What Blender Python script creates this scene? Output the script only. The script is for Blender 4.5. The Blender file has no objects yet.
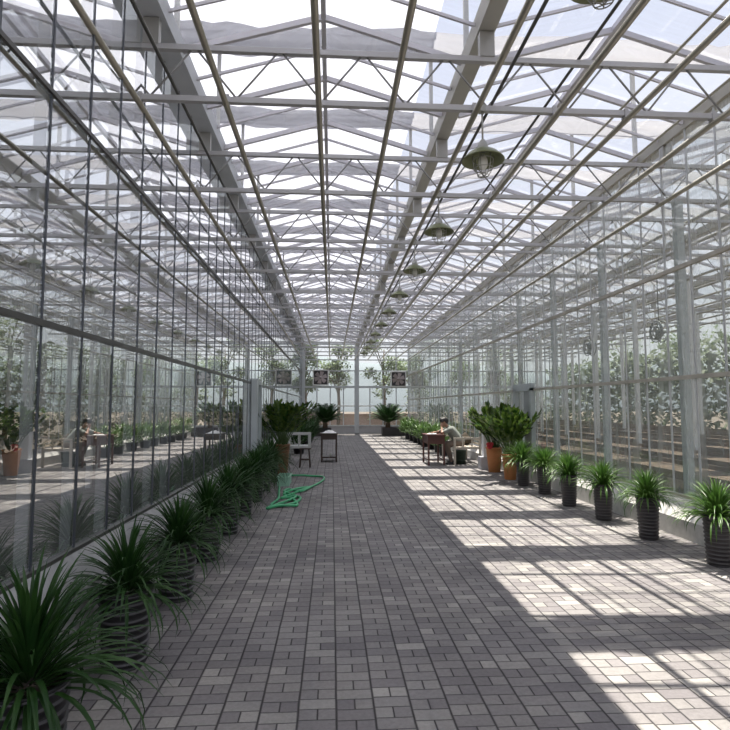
import bpy, bmesh, math, random
from mathutils import Vector, Matrix
PI = math.pi
R = math.radians
sc = bpy.context.scene
COL = sc.collection
rnd = random.Random(7)
ORD = ['nearest', 'second', 'third', 'fourth', 'fifth', 'sixth', 'seventh', 'eighth', 'ninth', 'tenth', 'eleventh',
       'twelfth', 'thirteenth', 'fourteenth', 'fifteenth', 'sixteenth', 'seventeenth', 'eighteenth', 'nineteenth', 'twentieth']

# ------------------------------------------------------------------ main dimensions (metres)
BAY = 2.06                      # truss to truss along the aisle
TY0 = 4.75                      # a truss stands here
TRUSS_Y = [TY0 + BAY*k for k in range(-2, 13)]
SPAN = 3.07
GUT = [-1.64 + SPAN*s for s in range(-3, 6)]   # gutter lines, the aisle lies between GUT[3] and GUT[5]
Z_BOT, Z_TOP, Z_GUT, Z_RIDGE = 4.35, 4.83, 5.13, 5.58
Y_NEAR, Y_FAR = -3.0, 31.4
XL, XR = -1.72, 4.45            # the two glass walls of the aisle
Z_SHADE = 6.75

# ------------------------------------------------------------------ object helpers
def link(o, parent=None):
    COL.objects.link(o)
    if parent is not None:
        o.parent = parent
    return o

def tag(o, label=None, cat=None, group=None, kind=None):
    if label: o['label'] = label
    if cat: o['category'] = cat
    if group: o['group'] = group
    if kind: o['kind'] = kind
    return o

def empty(name, loc=(0, 0, 0), rz=0.0):
    o = bpy.data.objects.new(name, None)
    o.empty_display_size = 0.1
    o.location = loc
    o.rotation_euler = (0, 0, rz)
    return link(o)

def copy_tree(o, parent=None):
    c = o.copy()
    COL.objects.link(c)
    if parent is not None:
        c.parent = parent
    for ch in list(o.children):
        copy_tree(ch, c)
    return c

class MB:
    """collects shapes and links them as ONE mesh object"""
    def __init__(s):
        s.v, s.f, s.sm = [], [], []
    def add(s, vs, fs, smooth=False):
        b = len(s.v)
        s.v += [tuple(p) for p in vs]
        s.f += [tuple(i + b for i in f) for f in fs]
        s.sm += [smooth]*len(fs)
        return s
    def box(s, cx, cy, cz, sx, sy, sz, rz=0.0):
        c, n = math.cos(rz), math.sin(rz)
        vs = []
        for dx, dy, dz in ((-1,-1,-1),(1,-1,-1),(1,1,-1),(-1,1,-1),(-1,-1,1),(1,-1,1),(1,1,1),(-1,1,1)):
            x, y = dx*sx/2, dy*sy/2
            vs.append((cx + x*c - y*n, cy + x*n + y*c, cz + dz*sz/2))
        return s.add(vs, [(0,3,2,1),(4,5,6,7),(0,1,5,4),(1,2,6,5),(2,3,7,6),(3,0,4,7)])
    def beam(s, p, q, w, h, up=(0, 0, 1)):
        p, q = Vector(p), Vector(q)
        d = (q - p).normalized()
        up = Vector(up)
        if abs(d.dot(up)) > .98: up = Vector((0, 1, 0))
        r = d.cross(up).normalized()
        u = r.cross(d).normalized()
        vs = []
        for b in (p, q):
            for a, e in ((-1,-1),(1,-1),(1,1),(-1,1)):
                vs.append(b + r*(a*w/2) + u*(e*h/2))
        return s.add(vs, [(0,1,2,3),(7,6,5,4),(0,4,5,1),(1,5,6,2),(2,6,7,3),(3,7,4,0)])
    def tube(s, pts, r, n=8, caps=True):
        pts = [Vector(p) for p in pts]
        rs = r if isinstance(r, (list, tuple)) else [r]*len(pts)
        vs = []; ref = None
        for i, p in enumerate(pts):
            d = (pts[min(i+1, len(pts)-1)] - pts[max(i-1, 0)])
            d = d.normalized() if d.length > 1e-9 else Vector((0, 0, 1))
            if ref is None:
                ref = Vector((0, 0, 1)) if abs(d.z) < .9 else Vector((1, 0, 0))
            a = (ref - d*ref.dot(d)).normalized()
            ref = a
            b = d.cross(a)
            for k in range(n):
                t = 2*PI*k/n
                vs.append(p + (a*math.cos(t) + b*math.sin(t))*rs[i])
        fs = []
        for i in range(len(pts)-1):
            for k in range(n):
                fs.append((i*n+k, i*n+(k+1) % n, (i+1)*n+(k+1) % n, (i+1)*n+k))
        s.add(vs, fs, True)
        if caps:
            b = len(s.v) - len(vs)
            s.f.append(tuple(b + k for k in reversed(range(n)))); s.sm.append(False)
            s.f.append(tuple(b + (len(pts)-1)*n + k for k in range(n))); s.sm.append(False)
        return s
    def lathe(s, prof, n=24, c=(0, 0, 0), smooth=True, closed_bottom=True):
        vs = []
        for r, z in prof:
            for k in range(n):
                t = 2*PI*k/n
                vs.append((c[0] + r*math.cos(t), c[1] + r*math.sin(t), c[2] + z))
        fs = []
        for i in range(len(prof)-1):
            for k in range(n):
                fs.append((i*n+k, i*n+(k+1) % n, (i+1)*n+(k+1) % n, (i+1)*n+k))
        if closed_bottom:
            fs.append(tuple(reversed(range(n))))
        return s.add(vs, fs, smooth)
    def ball(s, c, rx, ry, rz, n=12, m=8):
        vs, fs = [], []
        for i in range(m+1):
            a = PI*i/m
            for k in range(n):
                t = 2*PI*k/n
                vs.append((c[0] + rx*math.sin(a)*math.cos(t), c[1] + ry*math.sin(a)*math.sin(t), c[2] + rz*math.cos(a)))
        for i in range(m):
            for k in range(n):
                fs.append((i*n+k, (i+1)*n+k, (i+1)*n+(k+1) % n, i*n+(k+1) % n))
        return s.add(vs, fs, True)
    def extrude_y(s, prof, y0, y1):
        n = len(prof)
        vs = [(x, y0, z) for x, z in prof] + [(x, y1, z) for x, z in prof]
        fs = [(k, (k+1) % n, n+(k+1) % n, n+k) for k in range(n)]
        fs += [tuple(reversed(range(n))), tuple(range(n, 2*n))]
        return s.add(vs, fs)
    def mesh(s, name):
        me = bpy.data.meshes.new(name)
        me.from_pydata(s.v, [], s.f)
        me.polygons.foreach_set('use_smooth', s.sm)
        me.update()
        return me
    def build(s, name, m, parent=None, loc=None):
        me = s.mesh(name)
        me.materials.append(m)
        o = link(bpy.data.objects.new(name, me), parent)
        if loc is not None: o.location = loc
        return o

def inst(name, me, parent=None, loc=(0, 0, 0), rz=0.0, scale=1.0):
    o = bpy.data.objects.new(name, me)
    o.location = loc
    o.rotation_euler = (0, 0, rz)
    o.scale = (scale,)*3
    return link(o, parent)

# ------------------------------------------------------------------ materials
def new_mat(name):
    m = bpy.data.materials.new(name)
    m.use_nodes = True
    nt = m.node_tree
    for n in list(nt.nodes): nt.nodes.remove(n)
    return m, nt, nt.nodes.new('ShaderNodeOutputMaterial')

def N(nt, t, **kw):
    n = nt.nodes.new(t)
    for k, v in kw.items():
        if k in n.inputs: n.inputs[k].default_value = v
        else: setattr(n, k, v)
    return n

def rgb(c): return (c[0], c[1], c[2], 1.0)

def mat(name, c, rough=.6, metal=0.0, var=.18, scale=8.0, bump=0.0, c2=None, spec=.5):
    m, nt, out = new_mat(name)
    p = N(nt, 'ShaderNodeBsdfPrincipled', Roughness=rough, Metallic=metal)
    p.inputs['Specular IOR Level'].default_value = spec
    tc = N(nt, 'ShaderNodeTexCoord')
    nz = N(nt, 'ShaderNodeTexNoise', Scale=scale, Detail=4.0)
    nt.links.new(tc.outputs['Object'], nz.inputs['Vector'])
    mx = N(nt, 'ShaderNodeMix', data_type='RGBA')
    if c2 is None:
        c2 = tuple(x*(1-var) for x in c); c1 = tuple(min(1, x*(1+var)) for x in c)
    else: c1 = c
    mx.inputs['A'].default_value = rgb(c1) if False else rgb(c1)
    mx.inputs[6].default_value = rgb(c1); mx.inputs[7].default_value = rgb(c2)
    nt.links.new(nz.outputs['Fac'], mx.inputs[0])
    nt.links.new(mx.outputs[2], p.inputs['Base Color'])
    if bump:
        b = N(nt, 'ShaderNodeBump', Strength=bump, Distance=.01)
        nt.links.new(nz.outputs['Fac'], b.inputs['Height'])
        nt.links.new(b.outputs['Normal'], p.inputs['Normal'])
    nt.links.new(p.outputs[0], out.inputs[0])
    return m

def glass(name, tint, dirt, dirt_col=(.8, .82, .84), f0=.08, power=4.0, streak=(6, 6, 1), fmax=.9):
    """thin sheet glass: clear pass-through, angle-dependent mirror, a film of dust"""
    m, nt, out = new_mat(name)
    tr = N(nt, 'ShaderNodeBsdfTransparent', Color=rgb(tint))
    gl = N(nt, 'ShaderNodeBsdfGlossy', Roughness=0.0, Color=(1, 1, 1, 1))
    df = N(nt, 'ShaderNodeBsdfDiffuse', Color=rgb(dirt_col))
    tl = N(nt, 'ShaderNodeBsdfTranslucent', Color=rgb(dirt_col))
    ad = N(nt, 'ShaderNodeMixShader'); ad.inputs[0].default_value = .5
    nt.links.new(df.outputs[0], ad.inputs[1]); nt.links.new(tl.outputs[0], ad.inputs[2])
    tc = N(nt, 'ShaderNodeTexCoord')
    mp = N(nt, 'ShaderNodeMapping'); mp.inputs['Scale'].default_value = streak
    nz = N(nt, 'ShaderNodeTexNoise', Scale=1.0, Detail=5.0, Roughness=.65)
    nt.links.new(tc.outputs['Object'], mp.inputs[0]); nt.links.new(mp.outputs[0], nz.inputs['Vector'])
    mr = N(nt, 'ShaderNodeMapRange'); mr.inputs['From Min'].default_value = .3; mr.inputs['From Max'].default_value = .75
    mr.inputs['To Min'].default_value = dirt*.4; mr.inputs['To Max'].default_value = dirt*1.8
    nt.links.new(nz.outputs['Fac'], mr.inputs['Value'])
    m1 = N(nt, 'ShaderNodeMixShader')
    nt.links.new(mr.outputs[0], m1.inputs[0]); nt.links.new(tr.outputs[0], m1.inputs[1]); nt.links.new(ad.outputs[0], m1.inputs[2])
    lw = N(nt, 'ShaderNodeLayerWeight', Blend=.5)
    pw = N(nt, 'ShaderNodeMath', operation='POWER'); pw.inputs[1].default_value = power
    nt.links.new(lw.outputs['Facing'], pw.inputs[0])
    m2r = N(nt, 'ShaderNodeMapRange'); m2r.inputs['To Min'].default_value = f0; m2r.inputs['To Max'].default_value = fmax
    nt.links.new(pw.outputs[0], m2r.inputs['Value'])
    m2 = N(nt, 'ShaderNodeMixShader')
    nt.links.new(m2r.outputs[0], m2.inputs[0]); nt.links.new(m1.outputs[0], m2.inputs[1]); nt.links.new(gl.outputs[0], m2.inputs[2])
    nt.links.new(m2.outputs[0], out.inputs[0])
    return m

def cloth_mat(name, c, trans, clear, scale=(6, 6, 6)):
    """woven net: diffuse + light leaking through + open holes"""
    m, nt, out = new_mat(name)
    df = N(nt, 'ShaderNodeBsdfDiffuse', Color=rgb(c)); tl = N(nt, 'ShaderNodeBsdfTranslucent', Color=rgb(c))
    tr = N(nt, 'ShaderNodeBsdfTransparent')
    a = N(nt, 'ShaderNodeMixShader'); a.inputs[0].default_value = trans
    nt.links.new(df.outputs[0], a.inputs[1]); nt.links.new(tl.outputs[0], a.inputs[2])
    tc = N(nt, 'ShaderNodeTexCoord'); mp = N(nt, 'ShaderNodeMapping'); mp.inputs['Scale'].default_value = scale
    nz = N(nt, 'ShaderNodeTexNoise', Scale=1.0, Detail=6.0, Roughness=.7)
    nt.links.new(tc.outputs['Object'], mp.inputs[0]); nt.links.new(mp.outputs[0], nz.inputs['Vector'])
    mr = N(nt, 'ShaderNodeMapRange'); mr.inputs['From Min'].default_value = .3; mr.inputs['From Max'].default_value = .7
    mr.inputs['To Min'].default_value = clear*.3; mr.inputs['To Max'].default_value = clear*1.7
    nt.links.new(nz.outputs['Fac'], mr.inputs['Value'])
    b = N(nt, 'ShaderNodeMixShader')
    nt.links.new(mr.outputs[0], b.inputs[0]); nt.links.new(a.outputs[0], b.inputs[1]); nt.links.new(tr.outputs[0], b.inputs[2])
    nt.links.new(b.outputs[0], out.inputs[0])
    return m

def leaf_mat(name, c, c2, rough=.35, trans=.25, scale=5.0, spec=.5):
    m, nt, out = new_mat(name)
    p = N(nt, 'ShaderNodeBsdfPrincipled', Roughness=rough)
    p.inputs['Specular IOR Level'].default_value = spec
    tl = N(nt, 'ShaderNodeBsdfTranslucent')
    tc = N(nt, 'ShaderNodeTexCoord'); nz = N(nt, 'ShaderNodeTexNoise', Scale=scale, Detail=3.0)
    nt.links.new(tc.outputs['Object'], nz.inputs['Vector'])
    rp = N(nt, 'ShaderNodeMapRange'); rp.inputs['From Min'].default_value = .35; rp.inputs['From Max'].default_value = .65
    nt.links.new(nz.outputs['Fac'], rp.inputs['Value'])
    mx = N(nt, 'ShaderNodeMix', data_type='RGBA'); mx.inputs[6].default_value = rgb(c); mx.inputs[7].default_value = rgb(c2)
    nt.links.new(rp.outputs[0], mx.inputs[0])
    nt.links.new(mx.outputs[2], p.inputs['Base Color']); nt.links.new(mx.outputs[2], tl.inputs['Color'])
    a = N(nt, 'ShaderNodeMixShader'); a.inputs[0].default_value = trans
    nt.links.new(p.outputs[0], a.inputs[1]); nt.links.new(tl.outputs[0], a.inputs[2])
    nt.links.new(a.outputs[0], out.inputs[0])
    return m

def paver_mat():
    """columns of 20 x 10 cm pavers; whole bricks and pairs of halves take turns"""
    m, nt, out = new_mat('grey_pavers')
    L = nt.links
    def math_(op, a, b=None, c=None):
        n = N(nt, 'ShaderNodeMath', operation=op)
        for i, x in enumerate((a, b, c)):
            if x is None: continue
            if isinstance(x, (int, float)): n.inputs[i].default_value = x
            else: L.new(x, n.inputs[i])
        return n.outputs[0]
    tc = N(nt, 'ShaderNodeTexCoord'); sp = N(nt, 'ShaderNodeSeparateXYZ')
    wob = N(nt, 'ShaderNodeTexNoise', Scale=3.0, Detail=2.0)
    L.new(tc.outputs['Object'], wob.inputs['Vector'])
    L.new(tc.outputs['Object'], sp.inputs[0])
    wv = math_('MULTIPLY', math_('SUBTRACT', wob.outputs['Fac'], .5), .008)
    X = math_('ADD', math_('ADD', sp.outputs['X'], 20.0 - .03), wv)
    Y = math_('ADD', math_('ADD', sp.outputs['Y'], 20.0), wv)
    u = math_('DIVIDE', X, .2); c = math_('FLOOR', u); fu = math_('FRACT', u)
    # each column slides a little
    wn0 = N(nt, 'ShaderNodeTexWhiteNoise', noise_dimensions='1D'); L.new(c, wn0.inputs['W'])
    v = math_('ADD', math_('DIVIDE', Y, .1), math_('MULTIPLY', wn0.outputs['Value'], .5))
    r = math_('FLOOR', v); fv = math_('FRACT', v)
    par = math_('MODULO', math_('ADD', r, c), 2.0)           # 0 or 1
    half = math_('FLOOR', math_('MULTIPLY', fu, 2.0))
    fh = math_('FRACT', math_('MULTIPLY', fu, 2.0))
    # distance to the nearest joint, metres
    du = math_('MULTIPLY', math_('MINIMUM', fu, math_('SUBTRACT', 1.0, fu)), .2)
    dh = math_('MULTIPLY', math_('MINIMUM', fh, math_('SUBTRACT', 1.0, fh)), .1)
    dv = math_('MULTIPLY', math_('MINIMUM', fv, math_('SUBTRACT', 1.0, fv)), .1)
    dux = math_('ADD', math_('MULTIPLY', par, du), math_('MULTIPLY', math_('SUBTRACT', 1.0, par), dh))
    dx = math_('MINIMUM', math_('MULTIPLY', du, .7), dux)
    d = math_('MINIMUM', dx, math_('MULTIPLY', dv, 1.25))
    jm = N(nt, 'ShaderNodeMapRange'); jm.inputs['From Min'].default_value = .0012; jm.inputs['From Max'].default_value = .0062
    L.new(d, jm.inputs['Value'])
    hid = math_('MULTIPLY', half, math_('SUBTRACT', 1.0, par))
    cx = N(nt, 'ShaderNodeCombineXYZ'); L.new(c, cx.inputs[0]); L.new(r, cx.inputs[1]); L.new(hid, cx.inputs[2])
    wn = N(nt, 'ShaderNodeTexWhiteNoise', noise_dimensions='3D'); L.new(cx.outputs[0], wn.inputs['Vector'])
    ramp = N(nt, 'ShaderNodeValToRGB')
    e = ramp.color_ramp.elements
    e[0].position = 0; e[0].color = (.19, .175, .18, 1)
    e[1].position = 1; e[1].color = (.36, .34, .32, 1)
    x = e.new(.35); x.color = (.225, .21, .21, 1)
    x = e.new(.85); x.color = (.275, .26, .25, 1)
    L.new(wn.outputs['Value'], ramp.inputs[0])
    big = N(nt, 'ShaderNodeTexNoise', Scale=.9, Detail=3.0); L.new(tc.outputs['Object'], big.inputs['Vector'])
    fine = N(nt, 'ShaderNodeTexNoise', Scale=38.0, Detail=5.0, Roughness=.7); L.new(tc.outputs['Object'], fine.inputs['Vector'])
    k = math_('ADD', math_('MULTIPLY', big.outputs['Fac'], .8), math_('ADD', math_('MULTIPLY', fine.outputs['Fac'], .7), .20))
    vm = N(nt, 'ShaderNodeVectorMath', operation='SCALE'); L.new(ramp.outputs[0], vm.inputs[0]); L.new(k, vm.inputs['Scale'])
    mx = N(nt, 'ShaderNodeMix', data_type='RGBA'); mx.inputs[6].default_value = (.035, .032, .034, 1)
    L.new(jm.outputs[0], mx.inputs[0]); L.new(vm.outputs[0], mx.inputs[7])
    p = N(nt, 'ShaderNodeBsdfPrincipled', Roughness=.75)
    p.inputs['Specular IOR Level'].default_value = .35
    L.new(mx.outputs[2], p.inputs['Base Color'])
    hgt = math_('ADD', jm.outputs[0], math_('MULTIPLY', fine.outputs['Fac'], .35))
    b = N(nt, 'ShaderNodeBump', Strength=.6, Distance=.006); L.new(hgt, b.inputs['Height']); L.new(b.outputs[0], p.inputs['Normal'])
    L.new(p.outputs[0], out.inputs[0])
    return m

M = {}
M['pavers'] = paver_mat()
M['galv'] = mat('galvanised_steel', (.42, .42, .41), .42, .3, .12, 3.0)
M['tube'] = mat('dull_pipe', (.40, .38, .32), .28, .6, .12, 2.0)
M['truss'] = mat('truss_steel', (.50, .50, .52), .5, .2, .12, 3.0)
M['brace'] = mat('brace_steel', (.28, .28, .28), .5, .3, .12, 3.0)
M['rafter'] = mat('rafter_aluminium', (.62, .61, .66), .5, .15, .1, 3.0)
M['gutter'] = mat('gutter_steel', (.50, .49, .45), .45, .3, .2, 2.5)
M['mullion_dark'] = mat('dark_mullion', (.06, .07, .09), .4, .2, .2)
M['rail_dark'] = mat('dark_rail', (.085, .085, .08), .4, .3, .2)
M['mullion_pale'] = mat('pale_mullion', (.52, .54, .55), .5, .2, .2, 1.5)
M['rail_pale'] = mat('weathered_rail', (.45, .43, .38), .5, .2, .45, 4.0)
M['post'] = mat('steel_post', (.46, .50, .52), .5, .2, .2, 2.0)
M['post_white'] = mat('white_post', (.75, .77, .78), .5, 0, .1, 2.0)
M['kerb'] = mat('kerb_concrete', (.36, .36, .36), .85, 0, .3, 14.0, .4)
M['kerb_sunlit'] = mat('sunlit_kerb_concrete', (.58, .57, .55), .85, 0, .25, 14.0, .4)  # kerb concrete for the right wall, sunlight put into its colour
M['gutter_pale'] = mat('pale_gutter', (.60, .63, .68), .5, .1, .2, 3.0)
M['pot_brown'] = mat('brown_clay_pot', (.26, .13, .07), .6, 0, .25, 9.0)
M['far_frame'] = mat('far_frame', (.52, .55, .58), .5, 0, .1, 2.0)
M['white_rail'] = mat('white_rail', (.85, .85, .82), .5, 0, .05)
M['roof_glass'] = glass('roof_glass', (.93, .95, 1.0), .06, (.8, .8, .85), .05, 5.0, (2, 22, 2))
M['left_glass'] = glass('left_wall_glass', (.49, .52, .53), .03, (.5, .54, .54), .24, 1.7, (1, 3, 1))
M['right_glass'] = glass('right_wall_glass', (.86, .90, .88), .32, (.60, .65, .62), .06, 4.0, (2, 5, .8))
M['far_glass'] = glass('far_wall_glass', (.95, .97, .97), .05, (.8, .82, .84), .05, 4.0, (2, 2, 2))
M['shade_bundle'] = cloth_mat('gathered_shade_net', (.43, .43, .46), .42, .06, (14, 5, 5))
M['blocker_white'] = cloth_mat('white_blocker_cloth', (.84, .86, .95), .40, .02, (2, 2, 2))
M['pot_black'] = mat('black_plastic_pot', (.022, .021, .023), .45, 0, .25, 12.0)
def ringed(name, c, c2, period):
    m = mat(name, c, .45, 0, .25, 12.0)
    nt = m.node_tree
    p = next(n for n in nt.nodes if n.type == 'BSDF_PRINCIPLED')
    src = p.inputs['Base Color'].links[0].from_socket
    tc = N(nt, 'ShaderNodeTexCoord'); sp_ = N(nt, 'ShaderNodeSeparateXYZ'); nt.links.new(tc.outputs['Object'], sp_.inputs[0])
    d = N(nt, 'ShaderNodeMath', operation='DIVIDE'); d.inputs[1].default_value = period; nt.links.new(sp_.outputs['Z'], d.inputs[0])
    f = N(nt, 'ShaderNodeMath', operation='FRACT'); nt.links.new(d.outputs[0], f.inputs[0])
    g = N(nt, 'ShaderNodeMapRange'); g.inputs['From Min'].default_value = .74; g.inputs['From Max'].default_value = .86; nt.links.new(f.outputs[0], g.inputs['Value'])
    mx = N(nt, 'ShaderNodeMix', data_type='RGBA'); mx.inputs[7].default_value = rgb(c2)  # paler ring crests: dust, and a highlight put into the colour
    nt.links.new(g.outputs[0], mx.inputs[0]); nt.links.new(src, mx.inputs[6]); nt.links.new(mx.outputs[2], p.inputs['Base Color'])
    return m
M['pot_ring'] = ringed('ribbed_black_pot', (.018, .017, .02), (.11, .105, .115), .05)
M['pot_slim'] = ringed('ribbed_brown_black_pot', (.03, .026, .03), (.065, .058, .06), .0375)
M['pot_orange'] = mat('terracotta_pot', (.50, .20, .07), .6, 0, .2, 9.0)
M['pot_dark'] = mat('dark_planter', (.05, .045, .045), .6, 0, .25, 9.0)
M['soil'] = mat('potting_soil', (.04, .028, .02), .95, 0, .4, 30.0, .5)
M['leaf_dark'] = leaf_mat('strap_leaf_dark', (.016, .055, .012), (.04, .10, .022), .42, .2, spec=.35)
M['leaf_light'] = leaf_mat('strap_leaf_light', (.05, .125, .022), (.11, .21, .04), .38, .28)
M['leaf_zam'] = leaf_mat('glossy_leaf', (.018, .06, .012), (.11, .17, .03), .25, .2, 11.0)
M['leaf_sago'] = leaf_mat('sago_leaf', (.018, .055, .014), (.035, .09, .02), .4, .15)
M['leaf_hedge'] = leaf_mat('border_leaf', (.05, .115, .025), (.11, .20, .045), .42, .28)
M['leaf_tree'] = leaf_mat('tree_leaf', (.14, .20, .10), (.24, .30, .16), .6, .4, 1.5)
M['trunk'] = mat('bark', (.12, .085, .055), .9, 0, .35, 12.0, .6)
M['stalk'] = mat('green_stalk', (.06, .11, .03), .5, 0, .2)
M['wood_red'] = mat('dark_red_wood', (.10, .035, .028), .4, 0, .25, 6.0)
M['wood_dark'] = mat('dark_brown_wood', (.05, .03, .022), .45, 0, .25, 6.0)
M['wood_grey'] = mat('greyed_bench_wood', (.52, .47, .40), .7, 0, .2, 7.0)
M['bench_white'] = mat('faded_white_bench', (.50, .51, .50), .6, 0, .15, 7.0)
M['wood_bed'] = mat('weathered_planks', (.115, .078, .052), .85, 0, .5, 3.0, .3)
M['paper'] = mat('white_paper', (.85, .85, .83), .7, 0, .05)
M['hose'] = mat('green_hose', (.07, .42, .19), .4, 0, .15, 6.0)
M['tray'] = mat('pale_green_plastic', (.36, .62, .48), .5, 0, .1)
M['lamp_green'] = mat('lamp_enamel', (.20, .22, .12), .35, .2, .2, 6.0)
M['lamp_steel'] = mat('lamp_steel', (.40, .40, .38), .4, .5, .15)
M['bulb'] = mat('glass_bulb', (.85, .86, .84), .15, 0, .03)
M['fan_frame'] = mat('fan_frame', (.78, .78, .77), .5, 0, .05)
M['fan_dark'] = mat('fan_dark', (.06, .055, .06), .5, .1, .2)
M['fan_blade'] = mat('fan_blade', (.42, .36, .36), .45, .3, .1)
M['fan_grey'] = mat('fan_grey', (.16, .18, .17), .5, .2, .2)
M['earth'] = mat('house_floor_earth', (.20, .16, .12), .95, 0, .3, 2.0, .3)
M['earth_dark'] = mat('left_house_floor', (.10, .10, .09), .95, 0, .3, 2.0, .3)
M['outside'] = mat('outside_ground', (.13, .105, .085), .95, 0, .25, .5)
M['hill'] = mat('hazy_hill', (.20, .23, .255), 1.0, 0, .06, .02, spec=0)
M['pinkwall'] = mat('pink_brick_wall', (.27, .20, .17), .9, 0, .15, 3.0)
M['skin'] = mat('skin', (.34, .19, .13), .5, 0, .08)
M['hair'] = mat('black_hair', (.012, .010, .010), .5, 0, .2, 40.0)
M['shirt'] = mat('grey_green_shirt', (.21, .225, .205), .85, 0, .1, 9.0)
M['trousers'] = mat('brown_trousers', (.16, .125, .10), .85, 0, .15, 9.0)
M['shoe'] = mat('dark_shoe', (.03, .028, .028), .5, 0, .1)
M['eye'] = mat('eye', (.7, .68, .65), .3, 0, .02)
M['lip'] = mat('lip', (.30, .12, .10), .5, 0, .05)
M['red'] = mat('red_cloth', (.50, .03, .04), .7, 0, .2, 20.0)
M['bag'] = mat('brown_sack', (.055, .042, .028), .9, 0, .25, 12.0)
M['door'] = mat('grey_door', (.33, .35, .37), .5, .1, .1)
M['crate_grey'] = mat('pale_foam', (.72, .73, .74), .8, 0, .06)
M['styro'] = mat('grey_block', (.42, .42, .45), .8, 0, .12)

# ------------------------------------------------------------------ ground
def slab(name, x0, x1, y0, y1, z0, z1, m, label, cat='floor'):
    o = MB().box((x0+x1)/2, (y0+y1)/2, (z0+z1)/2, x1-x0, y1-y0, z1-z0).build(name, m)
    return tag(o, label, cat, kind='structure')

slab('floor', -1.55, 4.3, Y_NEAR, Y_FAR, -.2, 0, M['pavers'], 'grey block paving of the aisle, in straight columns of whole and half pavers', 'paving')
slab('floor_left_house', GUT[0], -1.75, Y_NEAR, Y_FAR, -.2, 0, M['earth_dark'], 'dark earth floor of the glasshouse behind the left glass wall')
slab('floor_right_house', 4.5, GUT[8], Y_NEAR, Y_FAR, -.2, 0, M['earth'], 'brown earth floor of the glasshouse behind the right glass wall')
slab('ground', -220, 220, -60, 320, -.5, -.22, M['outside'], 'bare tan ground outside beyond the end wall', 'ground')

# low walls carrying the glass, with a sloping mortar shoulder
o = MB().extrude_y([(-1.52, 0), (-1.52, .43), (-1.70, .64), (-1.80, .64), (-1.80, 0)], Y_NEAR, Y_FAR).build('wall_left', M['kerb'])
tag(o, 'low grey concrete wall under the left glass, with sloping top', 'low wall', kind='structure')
o = MB().extrude_y([(4.25, 0), (4.55, 0), (4.55, .46), (4.43, .46), (4.25, .225)], Y_NEAR, Y_FAR).build('wall_right', M['kerb_sunlit'])
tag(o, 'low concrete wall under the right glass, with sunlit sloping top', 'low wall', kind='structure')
o = MB().box(1.43, Y_FAR+.1, .22, GUT[8]-GUT[0], .2, .46).build('wall_far', M['styro'])
tag(o, 'low grey wall under the glass at the far end', 'low wall', kind='structure')

# ------------------------------------------------------------------ glass walls
def pane(x0, y0, z0, x1, y1, z1):
    return MB().add([(x0, y0, z0), (x1, y1, z0), (x1, y1, z1), (x0, y0, z1)], [(0, 1, 2, 3)])

w = empty('window_1', (XL, 0, 0))
tag(w, 'reflective glass wall along the left side with thin dark mullions', 'glass wall', kind='structure')
pane(0, Y_NEAR, .62, 0, Y_FAR, 5.2).build('glass', M['left_glass'], w)
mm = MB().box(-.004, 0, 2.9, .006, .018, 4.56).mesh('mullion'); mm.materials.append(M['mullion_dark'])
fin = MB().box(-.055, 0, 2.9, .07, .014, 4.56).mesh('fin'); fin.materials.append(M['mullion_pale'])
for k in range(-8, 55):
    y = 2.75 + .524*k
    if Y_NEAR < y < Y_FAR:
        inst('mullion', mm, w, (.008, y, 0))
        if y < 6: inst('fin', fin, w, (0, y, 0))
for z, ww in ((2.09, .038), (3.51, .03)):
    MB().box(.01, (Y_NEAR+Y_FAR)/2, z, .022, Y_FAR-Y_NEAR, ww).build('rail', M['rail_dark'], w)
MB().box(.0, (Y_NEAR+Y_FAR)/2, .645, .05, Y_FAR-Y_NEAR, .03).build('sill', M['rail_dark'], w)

w = empty('window_2', (XR, 0, 0))
tag(w, 'hazy glass wall along the right side with pale mullions and two rails', 'glass wall', kind='structure')
pane(0, Y_NEAR, .44, 0, Y_FAR, 5.2).build('glass', M['right_glass'], w)
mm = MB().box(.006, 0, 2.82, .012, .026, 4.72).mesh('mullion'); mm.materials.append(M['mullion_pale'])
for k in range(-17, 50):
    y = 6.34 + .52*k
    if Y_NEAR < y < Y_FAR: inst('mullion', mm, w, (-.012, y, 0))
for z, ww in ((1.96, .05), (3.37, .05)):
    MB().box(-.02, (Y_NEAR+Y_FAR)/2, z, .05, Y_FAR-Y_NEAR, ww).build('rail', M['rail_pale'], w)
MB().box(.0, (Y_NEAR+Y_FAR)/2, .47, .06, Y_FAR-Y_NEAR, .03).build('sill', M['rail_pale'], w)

w = empty('window_3', (0, Y_FAR, 0))
tag(w, 'glazed end wall at the far end of the aisle, trees showing through', 'glass wall', kind='structure')
pane(GUT[0], 0, .45, GUT[8], 0, 5.4).build('glass', M['far_glass'], w)
for z, hh, m in ((2.70, .12, 'far_frame'), (3.64, .06, 'far_frame'), (4.28, .06, 'far_frame'), (1.60, .07, 'white_rail'), (.47, .06, 'far_frame'), (5.2, .1, 'far_frame')):
    o = MB().box(1.43, -.03, z, GUT[8]-GUT[0], .06, hh).build('rail', M[m], w)
    if m == 'white_rail': o['label'] = 'bright white rail'
for x in [GUT[0] + SPAN/4*k for k in range(33)]:
    main = abs((x - 1.43)/SPAN - round((x - 1.43)/SPAN)) < .01
    if main: MB().box(x, -.06, 2.7, .26 if abs(x-1.43) < .1 else .16, .12, 5.3).build('post', M['far_frame'], w)
    else: MB().box(x, -.02, 1.6 if abs(x-1.43) < 2 else 2.9, .06, .05, 2.3 if abs(x-1.43) < 2 else 4.9).build('mullion', M['far_frame'], w)

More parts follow.
